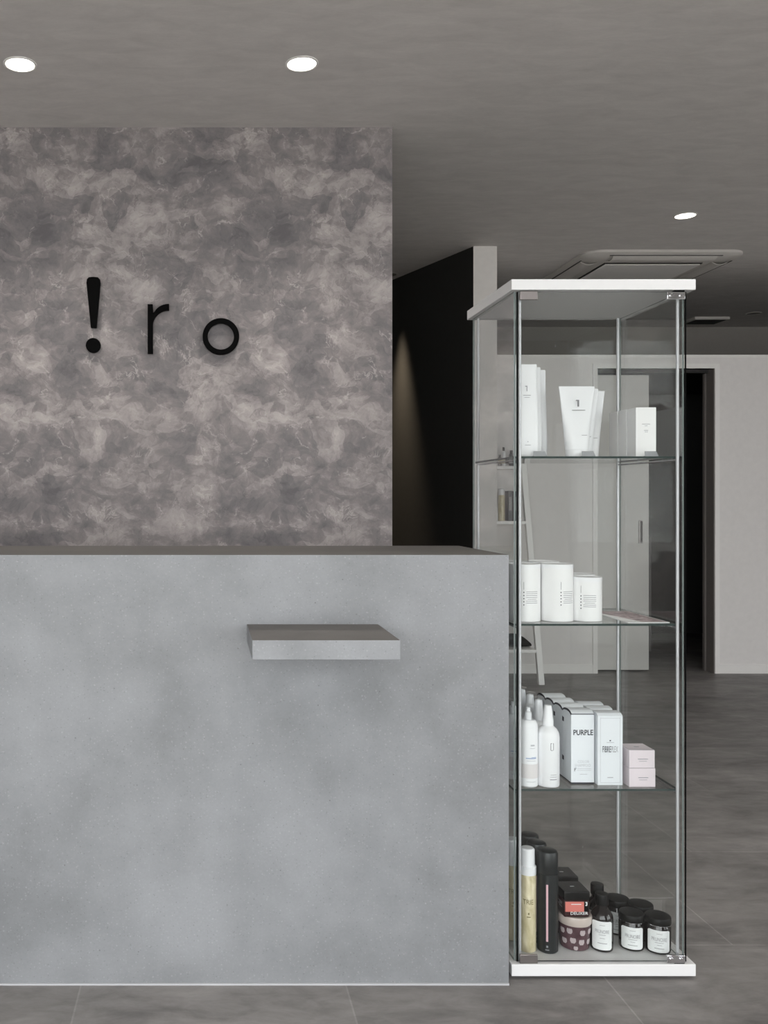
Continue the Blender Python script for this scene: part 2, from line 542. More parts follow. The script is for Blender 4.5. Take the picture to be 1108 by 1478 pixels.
box(bm, XL, -2.6, YF - .1, YF, 0, CEIL); box(bm, 1.7, 3.5, YF - .1, YF, 0, CEIL); box(bm, 5.3, XR, YF - .1, YF, 0, CEIL); box(bm, 3.5, 5.3, YF - .1, YF, 2.35, CEIL); box(bm, 3.5, 5.3, YF - .1, YF, 0, .05); box(bm, -2.6, 1.7, YF - .1, YF, 2.35, CEIL); box(bm, -2.6, 1.7, YF - .1, YF, 0, 0.05)
struct('wall_front', bm, mat('grey_street_wall', (150, 147, 144), 0.8, spec=.1), 'street wall with a shop window and an added light opening at right')
bm = bmesh.new(); box(bm, XL - .1, XR + .1, YB, YB + .1, 0, CEIL)
struct('wall_back', bm, M['soffit'], 'grey wall far behind the partition')
def win(name, pts_fn, label):
    bm = bmesh.new(); pts_fn(bm)
    return struct(name, bm, M['trim'], label)
def w1(bm):
    for x in (-2.6, -1.18, 0.24, 1.66): box(bm, x, x + .04, YF - .08, YF - .02, .05, 2.35)
    for x in (3.5, 4.38, 5.26): box(bm, x, x + .04, YF - .08, YF - .02, .05, 2.35)
    box(bm, -2.6, 1.7, YF - .08, YF - .02, .05, .09); box(bm, -2.6, 1.7, YF - .08, YF - .02, 2.31, 2.35)
win('window_1', w1, 'shop window frame behind the viewer, with a second one added at right for light')
def w2(bm):
    for y in (-1.4, -.42, .56): box(bm, XR + .02, XR + .08, y, y + .04, .05, 2.35)
    box(bm, XR + .02, XR + .08, -1.4, .6, .05, .09); box(bm, XR + .02, XR + .08, -1.4, .6, 2.31, 2.35)
win('window_2', w2, 'unseen side window frame, placed to light the near floor')
bm = bmesh.new(); box(bm, -20, 20, -20, YF - .12, -0.2, -0.05); box(bm, XR + .12, 20, YF - .12, 20, -0.2, -0.05)
struct('pavement', bm, M['sunlit_pave'], 'unseen pavement outside the windows, whitened to bounce light indoors')

# accent wall
AW = 3.593
bm = bmesh.new(); box(bm, XL, 0.733, AW, AW + 0.12, 0, CEIL)
struct('wall_accent', bm, M['plaster'], 'marbled grey plaster accent wall behind the counter')

# corridor wall and pillar
PX0, PX1, PY = 1.543, 1.678, 5.28
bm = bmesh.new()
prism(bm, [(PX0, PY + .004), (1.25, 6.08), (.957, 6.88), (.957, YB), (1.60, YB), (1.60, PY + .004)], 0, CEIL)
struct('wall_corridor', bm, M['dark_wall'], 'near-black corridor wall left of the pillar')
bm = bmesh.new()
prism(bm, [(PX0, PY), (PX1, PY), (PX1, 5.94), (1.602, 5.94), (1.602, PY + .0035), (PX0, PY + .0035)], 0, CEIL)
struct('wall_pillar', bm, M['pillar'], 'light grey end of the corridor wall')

# partition with doorway
PY0, PY1, PTOP = 5.93, 6.06, 2.047
DX0, DX1, DTOP = 2.53, 3.285, 1.965
bm = bmesh.new()
box(bm, PX1, DX0, PY0, PY1, 0, PTOP); box(bm, DX1, XR, PY0, PY1, 0, PTOP); box(bm, DX0, DX1, PY0, PY1, DTOP, PTOP)
struct('wall_partition', bm, M['white_wall'], 'white partition wall with a sliding door')
bm = bmesh.new(); box(bm, PX1, XR, PY0 - .004, PY0, PTOP - .012, PTOP + .006); 
struct('trim_1', bm, M['trim'], 'white capping strip along the top of the partition')
bm = bmesh.new(); box(bm, 1.602, XR, PY1, YB, PTOP - .05, PTOP)
struct('ceiling_inner', bm, M['room_wall'], 'ceiling of the small dark room')
bm = bmesh.new()
box(bm, DX0 - .35, XR, YB - .06, YB - .001, 0, PTOP - .05)
box(bm, 4.3, 4.36, PY1, YB - .06, 0, PTOP - .05)
box(bm, DX0 - .35, DX0 - .29, PY1, YB - .06, 0, PTOP - .05)
struct('wall_inner', bm, M['room_wall'], 'dark walls of the small room behind the sliding door')
# door casing and leaf
bm = bmesh.new()
cw = 0.03
box(bm, DX0 - cw, DX0, PY0 - .008, PY1, 0, DTOP + cw); box(bm, DX1, DX1 + cw, PY0 - .008, PY0, 0, DTOP + cw)
box(bm, DX0, DX1, PY0 - .008, PY1, DTOP, DTOP + cw)
struct('trim_2', bm, M['trim'], 'white casing round the sliding door')
bm = bmesh.new(); box(bm, DX1 - .004, DX1, PY0, PY1, 0, DTOP)
box(bm, DX1 - .014, DX1 - .004, 6.02, 6.045, 0, DTOP)
struct('trim_3', bm, mat('grey_jamb', (128, 122, 118), 0.5), 'grey jamb on the right side of the doorway')
d1 = boxobj('door_1', (DX0, 2.89, 5.985, 6.015, 0.012, DTOP - .035), M['leaf'], None, .002)
d1['kind'] = 'structure'; d1['label'] = 'pale grey sliding door leaf standing half open'
bm = bmesh.new()
box(bm, 2.822, 2.848, 5.981, 5.986, .835, .985)
h = obj('door_handle', bm, M['bracket'], d1, .001); h['label'] = 'recessed steel pull'
boxobj('handle_recess', (2.832, 2.845, 5.9795, 5.982, .842, .978), M['black'], h)
bm = bmesh.new(); box(bm, DX0, DX1 - .015, 5.975, 6.03, DTOP - .022, DTOP)
struct('trim_4', bm, M['ac_dark'], 'dark sliding track above the door leaf')
bm = bmesh.new(); box(bm, DX1 + cw, XR, PY0 - .006, PY0, 0, 0.058); box(bm, PX1, DX0 - cw, PY0 - .006, PY0, 0, 0.058)
struct('baseboard_back', bm, M['trim'], 'white baseboard along the partition')

# ------------------------------------------------------------------ reception counter
CY0, CY1, CTOP, CXR = 2.131, 2.55, 0.995, 0.7045
ct = thing('reception_counter', 'long grey concrete-look reception counter in front of the marbled wall', 'counter', (0, 0, 0))
bm = bmesh.new(); box(bm, -2.2, CXR, CY0, CY1, 0.003, CTOP - .003)
obj('front_panel', bm, M['counter'], ct)
shaded_top_m = concrete('shaded_counter_top', (92, 89, 87), (104, 101, 98), False, 0.6)  # darker copy of the counter colour; shade on upward faces painted in
bm = bmesh.new(); box(bm, -2.2, CXR, CY0, CY1, CTOP - .003, CTOP)
o = obj('countertop', bm, M['counter'], ct)
o.data.materials.append(shaded_top_m)
for p in o.data.polygons:
    if p.normal.z > .9: p.material_index = 1
boxobj('floor_seal', (-2.2, CXR, CY0 - .004, CY0 + .01, 0, .004), M['alu'], ct)
bl = thing('bag_shelf', 'small grey ledge projecting from the front of the counter', 'shelf', (0.25, CY0, .8146))
bm = bmesh.new(); box(bm, .0983 - .25, .4020 - .25, 1.89 - CY0, -.0002, -.02, .02)
o = obj('ledge_board', bm, M['counter'], bl, .0006)
o.data.materials.append(shaded_top_m)  # ledge top carries the same painted shade
for p in o.data.polygons:
    if p.normal.z > .9: p.material_index = 1

# ------------------------------------------------------------------ wall letters
def px_wall(x, y, Y=AW - .028):
    return ((x - 295) * Y / F_PX, H_EYE - (y - 720) * Y / F_PX)
LY0, LY1 = AW - .028, AW - .012
def letter(name, label, cx, cy):
    X, Z = px_wall(cx, cy)
    return thing(name, label, 'letter', (X, AW, Z), 0, 'black sign letters on the marbled wall'), X, Z
def ring_pts(cx, cz, r, n=48):
    return [(cx + r * math.cos(2 * PI * k / n), cz + r * math.sin(2 * PI * k / n)) for k in range(n)]
k_ = LY0 / F_PX
t, X, Z = letter('sign_letter', 'black exclamation mark standing off the marbled wall', 134, 450)
def rel(pts): return [((x - 295) * k_ - X, H_EYE - (y - 720) * k_ - Z) for x, y in pts]
bm = bmesh.new()
prof = [(139, 473), (131, 473), (124.6, 408), (125.2, 403), (128, 400), (134.5, 399.4), (141, 400), (144, 403), (144.8, 408)]
extrude_xz(bm, rel(prof), -.028, -.012)
obj('stroke', bm, M['black'], t, .001)
bm = bmesh.new()
(c0,), r = rel([(134.3, 498.3)]), 10.6 * k_
extrude_xz(bm, ring_pts(c0[0], c0[1], r), -.028, -.012)
obj('dot', bm, M['black'], t, .001)
for a, b in ((134.5, 430), (134.5, 498)):
    bm = bmesh.new(); (p,) = rel([(a, b)]); tube(bm, (p[0], -.0125, p[1]), (p[0], 0, p[1]), .003)
    obj('standoff_pin', bm, M['metal_dark'], t)
bm = bmesh.new(); (p,) = rel([(134.3, 480)]); box(bm, p[0] - .0009, p[0] + .0009, -.016, -.0142, p[1] - 12 * k_, p[1] + 12 * k_)
obj('joining_rod', bm, M['metal_dark'], t)
t, X, Z = letter('sign_letter', 'black letter r standing off the marbled wall', 225, 475)
bm = bmesh.new()
def rp(x, y): return (213 + (x - 487) / 3.957, 439 + (y - 233) / 3.957)
outer = [rp(487, 233), rp(516, 233), rp(517, 282)]
for a in range(0, 91, 10):  # outer arc rising to the right
    th = math.radians(a)
    outer.append(rp(609 - 88 * math.cos(th) , 300 - 69 * math.sin(th)) if a > 14 else outer[-1])
outer = [outer[0], outer[1], outer[2]] + [q for q in outer[4:] if q != outer[2]]
inner = []
for a in range(90, -1, -10):
    th = math.radians(a)
    inner.append(rp(609 - 92 * math.cos(th), 350 - 84 * math.sin(th)))
full = outer + [rp(609, 266)] + inner[1:] + [rp(517, 515), rp(487, 515)]
extrude_xz(bm, rel(full), -.028, -.012)
bmesh.ops.triangulate(bm, faces=[f for f in bm.faces if len(f.verts) > 4])
obj('stroke', bm, M['black'], t, .0)
for y in (455, 500):
    bm = bmesh.new(); (p,) = rel([(217, y)]); tube(bm, (p[0], -.0125, p[1]), (p[0], 0, p[1]), .003)
    obj('standoff_pin', bm, M['metal_dark'], t)
t, X, Z = letter('sign_letter', 'black ring-shaped letter o standing off the marbled wall', 318.7, 485.4)
bm = bmesh.new()
n = 64
ro, ri = 26.4 * k_, 19.0 * k_
vs = []
for k in range(n):
    c, s = math.cos(2 * PI * k / n), math.sin(2 * PI * k / n)
    vs.append([bm.verts.new((rr * c, y, rr * s)) for rr, y in ((ro, -.028), (ro, -.012), (ri, -.012), (ri, -.028))])
for k in range(n):
    a, b = vs[k], vs[(k + 1) % n]
    for j in range(4):
        bm.faces.new((a[j], a[(j + 1) % 4], b[(j + 1) % 4], b[j]))
obj('stroke', bm, M['black'], t, .0008)
for sx in (-1, 1):
    bm = bmesh.new(); tube(bm, (sx * 22.7 * k_, -.0125, 0), (sx * 22.7 * k_, 0, 0), .003)
    obj('standoff_pin', bm, M['metal_dark'], t)

# ------------------------------------------------------------------ downlights
def downlight(x, y, label, lit=True, power=DOWN_W, col=(1, .945, .88), r=.047, angle=100, blend=.7, group='round ceiling downlights'):
    t = thing('ceiling_downlight', label, 'downlight', (x, y, CEIL), 0, group)
    bm = bmesh.new()
    lathe(bm, [(r * 1.18, 0.0), (r * 1.18, -.002), (r * 1.04, -.0035), (r * .99, -.001), (r * .99, 0.0)], cap=False)
    obj('trim_ring', bm, M['trim'] if lit else M['ac'], t)
    bm = bmesh.new(); lathe(bm, [(r, -.0005), (r, -.0015), (r * .7, -.002)])
    obj('lens', bm, M['lens'] if lit else M['lens_off'], t)
    if power > 0:
        d = bpy.data.lights.new('downlight_beam', 'SPOT'); d.energy = power; d.color = col
        d.spot_size = math.radians(angle); d.spot_blend = blend; d.shadow_soft_size = r * .8
        o = bpy.data.objects.new('downlight_beam', d); C.objects.link(o); o.parent = t; o.location = (0, 0, -.006)
    return t
downlight(-.615, 3.07, 'lit round downlight in the ceiling above the exclamation mark, at the upper left corner', power=36)
downlight(.324, 3.066, 'lit round downlight in the ceiling right of the letter o', power=36)
for x_, y_, lb_ in ((-.615, 1.2, 'left one of the unseen fill downlights added above the viewer'), (.324, 1.2, 'middle one of the unseen fill downlights added above the viewer'), (1.60, 1.95, 'unseen downlight added on the right to brighten the floor'), (-.615, -.5, 'left one of the unseen fill downlights added by the shop window'), (.324, -.5, 'middle one of the unseen fill downlights added by the shop window'), (1.35, -.5, 'right one of the unseen fill downlights added by the shop window')):
    downlight(x_, y_, lb_, power=48 if x_ > 1.5 else DOWN_W)  # unseen downlights added as fill for ceiling and floor
downlight(2.46, 4.71, 'lit round downlight near the ceiling air conditioner', power=6)
downlight(1.19, 5.95, 'dim recessed downlight in the dark corridor', False, 420.0, (1, .82, .6), .05, 31, 1.0)
downlight(4.29, 7.19, 'unlit far downlight at the right edge of the ceiling', False, 0)

# ------------------------------------------------------------------ ceiling cassette
ac = thing('ceiling_air_conditioner', 'square four-way air conditioner in the ceiling above the display cabinet', 'air conditioner', (2.70, 5.83, CEIL))
def rrect(hx, hy, r, n=8):
    pts = []
    for cx, cy, a0 in ((hx - r, hy - r, 0), (-hx + r, hy - r, 90), (-hx + r, -hy + r, 180), (hx - r, -hy + r, 270)):
        for k in range(n + 1):
            a = math.radians(a0 + 90 * k / n); pts.append((cx + r * math.cos(a), cy + r * math.sin(a)))
    return pts
bm = bmesh.new()
lay = [(.475, .10, -.000), (.475, .10, -.012), (.455, .085, -.026), (.30, .01, -.030)]
rings = [[bm.verts.new((x, y, z)) for x, y in rrect(hh, hh, rr)] for hh, rr, z in lay]
for a, b in zip(rings, rings[1:]):
    for k in range(len(a)):
        bm.faces.new((a[k], a[(k + 1) % len(a)], b[(k + 1) % len(a)], b[k]))
bm.faces.new(rings[0]); bm.faces.new(rings[-1])
obj('face_frame', bm, M['ac'], ac, 0, 50)
for q in range(4):
    bm = bmesh.new()
    w, n = .305, 8
    up, dn = [], []
    for k in range(n + 1):
        u = k / n
        y = -.445 + .10 * u; z = -.022 - .018 * math.sin(PI * u) ** .8 - .004 * u
        up.append((y, z)); dn.append((y, z - .004))
    for prof in ((up, dn),):
        a = [[bm.verts.new((sx * w, y, z)) for y, z in up] for sx in (-1, 1)]
        b = [[bm.verts.new((sx * w, y, z)) for y, z in dn] for sx in (-1, 1)]
        for k in range(n):
            bm.faces.new((a[0][k], a[0][k + 1], a[1][k + 1], a[1][k])); bm.faces.new((b[0][k], b[0][k + 1], b[1][k + 1], b[1][k]))
            for s_ in (0, 1): bm.faces.new((a[s_][k], a[s_][k + 1], b[s_][k + 1], b[s_][k]))
        bm.faces.new((a[0][0], a[1][0], b[1][0], b[0][0])); bm.faces.new((a[0][n], a[1][n], b[1][n], b[0][n]))
    bmesh.ops.rotate(bm, verts=bm.verts, cent=(0, 0, 0), matrix=Matrix.Rotation(q * PI / 2, 3, 'Z'))
    obj('louver', bm, M['ac'], ac)
for q in range(4):
    bm = bmesh.new(); box(bm, -.33, .33, -.454, -.4462, -.0285, -.02)
    bmesh.ops.rotate(bm, verts=bm.verts, cent=(0, 0, 0), matrix=Matrix.Rotation(q * PI / 2, 3, 'Z'))
    obj('louver_slot', bm, M['ac_dark'], ac)
bm = bmesh.new(); box(bm, -.295, .295, -.295, .295, -.034, -.026)
obj('grille_gap', bm, M['ac_dark'], ac)
bm = bmesh.new(); box(bm, -.287, .287, -.287, .287, -.042, -.034)
obj('intake_grille', bm, M['trim'], ac, .004)  # lighter than the frame; light reflected by the panel put into its colour
v = thing('ceiling_vent', 'small flat vent far away in the dark part of the ceiling', 'vent', (4.04, 7.42, CEIL))
boxobj('vent_frame', (-.14, .14, -.10, .12, -.022, 0), M['ac'], v, .002)
boxobj('vent_slot', (-.12, .12, -.08, .10, -.024, -.0215), M['ac_dark'], v)

# ------------------------------------------------------------------ display cabinet
ca = thing('display_cabinet', 'tall narrow glass display cabinet with white top and base beside the counter', 'cabinet', (0.9335, 2.3345, 0))
OX, OY = .9335, 2.3345
def L(x0, x1, y0, y1, z0, z1): return (x0 - OX, x1 - OX, y0 - OY, y1 - OY, z0, z1)
boxobj('base_panel', L(.718, 1.149, 2.152, 2.517, .008, .036), M['plate'], ca, .0012)
boxobj('top_panel', L(.718, 1.149, 2.152, 2.517, 1.614, 1.639), M['plate'], ca, .0012)
ZB, ZT = .0362, 1.6138
slab_glass('door_panel', L(.7325, 1.130, 2.160, 2.164, ZB + .003, ZT - .003), 1, ca)
slab_glass('side_panel', L(.7290, .7330, 2.170, 2.498, ZB, ZT), 0, ca, 'pale_edge')
slab_glass('side_panel', L(1.126, 1.130, 2.170, 2.498, ZB, ZT), 0, ca, 'pale_edge')
slab_glass('back_panel', L(.7290, 1.130, 2.4985, 2.5025, ZB, ZT), 1, ca, 'shelf_edge')
SH = (.434, .826, 1.2235)
for z in SH:
    slab_glass('glass_shelf', L(.7345, 1.1245, 2.184, 2.4975, z - .0025, z + .0025), 2, ca, 'shelf_edge')
POSTS = ((.7445, 2.174), (1.1175, 2.175), (.7405, 2.491), (1.1185, 2.491))
for x, y in POSTS:
    bm = bmesh.new(); tube(bm, (x - OX, y - OY, ZB), (x - OX, y - OY, ZT), .0036, 20)
    obj('post', bm, M['alu'], ca)
for z in SH:
    for sx, x in ((1, .7405), (-1, 1.1185)):
        bm = bmesh.new()
        tube(bm, (x - OX, 2.180 - OY, z - .0065), (x - OX, 2.488 - OY, z - .0065), .0022, 10)
        rl = obj('shelf_rail', bm, M['chrome'], ca)
        for yy in (2.235, 2.36):
            bm = bmesh.new(); lathe(bm, [(.0045, z - .0115), (.0045, z - .0028)], x - OX + sx * .006, yy - OY, 14)
            obj('rubber_pad', bm, M['clear_cap'], rl)
door = [c for c in ca.children if c.name.startswith('door_panel')][0]
for x0 in (.7325, 1.1268):
    boxobj('dark_edge_strip', L(x0, x0 + .0032, 2.1588, 2.1598, ZB + .003, ZT - .003), M['black'], door)  # added black strip imitates the dark refraction along the door glass edge
# clamps and hinges
for z0, z1 in ((ZB + .0002, ZB + .0215), (ZT - .0225, ZT - .002)):
    cl = boxobj('door_clamp', L(.7385, .7805, 2.1545, 2.1598, z0, z1), M['bracket'], ca, .0015)
    hg = boxobj('hinge', L(1.083, 1.1255, 2.154, 2.1598, z0 + .001, z1 - .002), M['chrome'], ca, .0012)
    for xx in (1.0925, 1.1155):
        bm = bmesh.new(); tube(bm, (xx - OX, 2.1515 - OY, (z0 + z1) / 2), (xx - OX, 2.1542 - OY, (z0 + z1) / 2), .0042, 16)
        obj('screw', bm, M['chrome'], hg, .0006)
    boxobj('hinge_pivot', L(1.100, 1.124, 2.1545, 2.166, z1 - .0025 if z1 > 1 else z0 - .0002, z1 + .0018 if z1 > 1 else z0 + .0022), M['black'], hg)
boxobj('inner_seam', L(.733, 1.126, 2.1665, 2.1685, ZB - .0001, ZB + .0006), M['ac_dark'], ca)
for x, y in ((.75, 2.185), (1.10, 2.185), (.75, 2.48), (1.10, 2.48)):
    bm = bmesh.new(); lathe(bm, [(.017, 0), (.019, .004), (.019, .0079)], x - OX, y - OY, 24)
    obj('foot', bm, M['holder'], ca)

Z1, Z2, Z3, Z0 = SH[2] + .0027, SH[1] + .0027, SH[0] + .0027, .0362
def W(x, Y): return (x - 295) * Y / F_PX

# ---- top glass shelf: pouches
def pouch():
    t = thing('refill_pouch', 'foremost of the tall white refill pouches on the top glass shelf', 'pouch', (.776, 2.225, Z1), 0, 'tall white pouches on the top glass shelf')
    bm = bmesh.new()
    loft(bm, [(0, .0265, .014, 4.5), (.004, .0278, .0165, 5), (.05, .0285, .0165, 5), (.12, .0272, .0125, 5), (.19, .0265, .006, 5), (.212, .0268, .002, 8), (.222, .0268, .0016, 8), (.224, .0262, .0014, 8)])
    obj('body', bm, M['white_plastic'], t)
    bm = bmesh.new()
    y = -.0122
    box(bm, -.0008, .0008, y + .002, y + .0025, .158, .171); box(bm, -.004, .0008, y + .002, y + .0025, .169, .171)
    bars(bm, [(0, .148, .018, .0014), (0, .143, .013, .0010)], y + .0018)
    bars(bm, [(0, .036, .002, .002), (0, .028, .014, .0012)], -.0169)
    obj('lettering', bm, M['ink_grey'], t)
    return t
po = pouch()
dup(po, (.803, 2.275, Z1), 'middle one of the tall white refill pouches on the top glass shelf')
dup(po, (.834, 2.325, Z1), 'rearmost of the tall white refill pouches on the top glass shelf')
# squeeze tubes standing on caps
def tubeobj():
    t = thing('squeeze_tube', 'foremost white squeeze tube, widening upwards, on the top glass shelf', 'tube', (W(832, 2.235), 2.235, Z1), 0, 'white squeeze tubes on the top glass shelf')
    bm = bmesh.new()
    secs = []
    for u in (0, .1, .25, .4, .55, .7, .85, .93, .95, 1.0):
        z = .018 + .154 * u
        rx = .0275 + (.0435 - .0275) * u ** 1.05
        ry = max(.0010, .0225 * (1 - u / .95)) if u < .95 else .0010
        secs.append((z, rx, ry, 2.0 + (5 if u > .9 else 0)))
    loft(bm, secs)
    obj('body', bm, M['white_plastic'], t)
    bm = bmesh.new(); loft(bm, [(0, .0255, .0215, 2), (.001, .026, .022, 2), (.0168, .0268, .0222, 2), (.0178, .0262, .0218, 2)])
    obj('cap', bm, M['white_plastic'], t)
    bm = bmesh.new()
    box(bm, -.0009, .0009, -.0125, -.0075, .122, .138); box(bm, -.0046, .0009, -.0125, -.0075, .136, .138)
    bars(bm, [(0, .113, .032, .0016)], -.0118)
    bars(bm, [(.011, .052, .013, .0012)], -.0192)
    obj('lettering', bm, M['ink_grey'], t)
    return t
tu = tubeobj()
dup(tu, (W(838, 2.285), 2.285, Z1), 'middle white squeeze tube on the top glass shelf, half hidden by the foremost')
dup(tu, (W(847.5, 2.335), 2.335, Z1), 'rearmost white squeeze tube on the top glass shelf')
# white cartons
def carton(name, label, cat, w, d, h, loc, m, group, text_fn=None, bevel=.0006):
    t = thing(name, label, cat, loc, 0, group)
    bm = bmesh.new(); box(bm, -w / 2, w / 2, 0, d, 0, h)
    obj('box_body', bm, m, t, bevel)
    bm = bmesh.new(); box(bm, -w / 2 + .0015, w / 2 - .0015, .0012, .002, h, h + .0003); box(bm, -w / 2 + .0015, -w / 2 + .0022, .0012, d - .002, h, h + .0003)
    obj('lid_seam', bm, M['ink_grey'], t)
    if text_fn:
        text_fn(t, w, d, h)
    return t
def t_white(t, w, d, h):
    bm = bmesh.new()
    bars(bm, [(0, h * .665, .020, .0012), (0, h * .63, .006, .0012), (0, h * .54, .010, .0012), (-.0015, h * .51, .003, .0012), (.0025, h * .51, .003, .0012)], -.0004)
    obj('lettering', bm, M['ink_grey'], t)
c1 = carton('product_carton', 'foremost plain white carton at the right of the top glass shelf', 'carton', .0495, .047, .122, (W(932, 2.245), 2.245, Z1), M['white_matte'], 'white cartons on the top glass shelf', t_white)
dup(c1, (W(932, 2.245), 2.295, Z1), 'middle plain white carton at the right of the top glass shelf')
dup(c1, (W(932, 2.245), 2.345, Z1), 'rearmost plain white carton at the right of the top glass shelf')
# price tags
def ptag(x, label):
    t = thing('price_tag_holder', label, 'price tag', (x, 2.189, Z1), 0, 'frosted price tag holders on the top glass shelf')
    bm = bmesh.new()
    vs = [bm.verts.new(p) for p in ((-.016, 0, 0), (.016, 0, 0), (.0135, .007, .012), (-.0135, .007, .012), (-.016, -.0015, 0), (.016, -.0015, 0), (.0135, .0055, .0125), (-.0135, .0055, .0125))]
    for f in ((0, 1, 2, 3), (4, 5, 6, 7), (0, 1, 5, 4), (1, 2, 6, 5), (2, 3, 7, 6), (3, 0, 4, 7)): bm.faces.new([vs[i] for i in f])
    obj('tag_plate', bm, M['holder'], t)
    boxobj('tag_foot', (-.015, .015, 0, .009, 0, .001), M['holder'], t)
    return t
ptag(W(779, 2.19), 'grey price tag holder at the foot of the tall white pouches')
ptag(W(849, 2.19), 'grey price tag holder at the foot of the squeeze tubes')
ptag(W(940, 2.19), 'grey price tag holder at the foot of the white cartons')

# ---- second glass shelf: canisters
def canister(r, h, loc, label, group, turn=0.0):
    t = thing('white_canister', label, 'canister', loc, 0, group)
    bm = bmesh.new(); lathe(bm, [(r - .0015, 0), (r, .0015), (r, h - .010), (r, h - .0098)], n=56)
    obj('canister_body', bm, M['white_matte'], t)
    bm = bmesh.new(); lathe(bm, [(r + .0004, h - .0097), (r + .0006, h - .001), (r - .001, h), (r - .004, h), (r - .005, h - .0015)], n=56)
    obj('lid', bm, M['white_plastic'], t)
    bm = bmesh.new(); R = r + .0004
    a = turn * R
    bars(bm, [(a - .020, h * .30 + .0075 * k, .0024, .0026) for k in range(5)], radius=R)
    bars(bm, [(a - .020, h * .30 + .046, .0007, .018)], radius=R)
    obj('emblem', bm, M['ink'], t)
    bm = bmesh.new()
    bars(bm, [(a + .0005 + .000 * k, h * .30 + .0045 * k, .030 - (.006 if k in (0, 3) else 0), .0012) for k in range(1, 8)], radius=R)
    obj('lettering', bm, M['ink_grey'], t)
    return t
GB, GS = 'tall white canisters on the second glass shelf', 'short white canisters on the second glass shelf'
cb = canister(.0385, .139, (.7785, 2.245, Z2), 'tall white canister nearest the counter at the front of the second glass shelf', GB, .19)
cb2 = canister(.0385, .139, (W(800.5, 2.255), 2.245, Z2), 'tall white canister second from the counter, front row of the second glass shelf', GB, .42)
dup(cb, (.7785, 2.335, Z2), 'tall white canister behind the one nearest the counter')
dup(cb2, (.858, 2.335, Z2), 'tall white canister behind the second one of the front row')
cs = canister(.0352, .1075, (W(846, 2.245), 2.245, Z2), 'short white canister at the front right of the canisters on the second glass shelf', GS, -.18)
dup(cs, (.948, 2.325, Z2), 'short white canister partly hidden behind the front short canister')
# leaflet
lf = thing('printed_leaflet', 'white leaflet with a pinkish picture lying right of the white canisters', 'leaflet', (1.062, 2.31, Z2))
boxobj('paper_sheet', (-.050, .050, -.11, .11, 0, .0012), M['white_matte'], lf)
bm = bmesh.new(); vs = [bm.verts.new(p) for p in ((-.012, -.105, .0014), (.047, -.105, .0014), (.047, .105, .0014), (-.046, .105, .0014))]; bm.faces.new(vs)
obj('picture', bm, M['print'], lf)

# ---- third glass shelf
def foam_bottle():
    t = thing('foam_bottle', 'white foam bottle with a pinkish band, front left of the third glass shelf', 'bottle', (W(762, 2.212), 2.212, Z3), 0, 'white foam bottles')
    r, h = .0222, .193
    bm = bmesh.new(); lathe(bm, [(r - .003, 0), (r, .003), (r, .143), (r - .0012, .150), (r - .0045, .156), (r - .0075, .159)])
    obj('bottle_body', bm, M['white_plastic'], t)
    bm = bmesh.new(); lathe(bm, [(.0165, .1592), (.0168, .19), (.016, .193), (.0, .1935)], n=32)
    obj('cap', bm, M['clear_cap'], t)
    bm = bmesh.new(); lathe(bm, [(.008, .1592), (.008, .176), (.0045, .178), (.0045, .187)], n=20)
    obj('nozzle', bm, M['white_plastic'], t)
    bm = bmesh.new(); curved_patch(bm, r + .0003, -1.5, 1.5, .022, .056, n=24); obj('colour_band', bm, M['band_pink'], t)
    bm = bmesh.new(); bars(bm, [(0, .070, .026, .0022), (.006, .0725, .012, .0014)], radius=r + .0004); obj('blue_wave', bm, M['ink_blue'], t)
    bm = bmesh.new(); bars(bm, [(.003, .101, .010, .004), (.003, .094, .013, .0012), (0, .064, .022, .001), (0, .014, .022, .0012)], radius=r + .0004); obj('lettering', bm, M['ink_pale'], t)
    return t
fb = foam_bottle()
dup(fb, (.7625, 2.275, Z3), 'white foam bottle with a clear cap behind the foremost foam bottle')
def spray(loc, label, cap):
    t = thing('spray_bottle', label, 'bottle', loc, 0, 'white spray bottles on the third glass shelf')
    r = .0265
    bm = bmesh.new(); lathe(bm, [(r - .003, 0), (r - .001, .001), (r, .004), (r, .118), (r - .0015, .127), (r - .006, .136), (r - .012, .141), (.0125, .143)])
    obj('bottle_body', bm, M['white_plastic'], t)
    bm = bmesh.new(); lathe(bm, [(.0128, .1432), (.0128, .158), (.0115, .161), (.0092, .186), (.008, .1915), (.004, .193)], n=32)
    obj('spray_head', bm, M['white_plastic'], t)
    if cap:
        bm = bmesh.new(); lathe(bm, [(.0150, .1415), (.0146, .190), (.0135, .1975), (0, .1985)], n=32)
        obj('overcap', bm, M['clear_cap'], t)
    R = r + .0004
    bm = bmesh.new()
    bars(bm, [(-.003, .098, .0009, .016), (.0035, .098, .0009, .016), (-.0018, .1062, .0032, .0009), (.003, .1062, .0018, .0009), (-.0005, .0898, .005, .0009)], radius=R)
    obj('emblem', bm, M['ink'], t)
    bm = bmesh.new(); bars(bm, [(.004, .026, .017, .001), (.004, .031, .015, .001), (.004, .020, .018, .002)], radius=R)
    obj('lettering', bm, M['ink_grey'], t)
    return t
SX = .8265
spray((SX, 2.215, Z3), 'uncapped white spray bottle with a small bracket emblem on the third glass shelf', False)
s2 = spray((SX - .001, 2.275, Z3), 'first clear-capped spray bottle behind the uncapped one', True)
dup(s2, (SX - .001, 2.335, Z3), 'second clear-capped spray bottle behind the uncapped one')
dup(s2, (SX - .001, 2.395, Z3), 'rearmost clear-capped spray bottle on the third glass shelf')
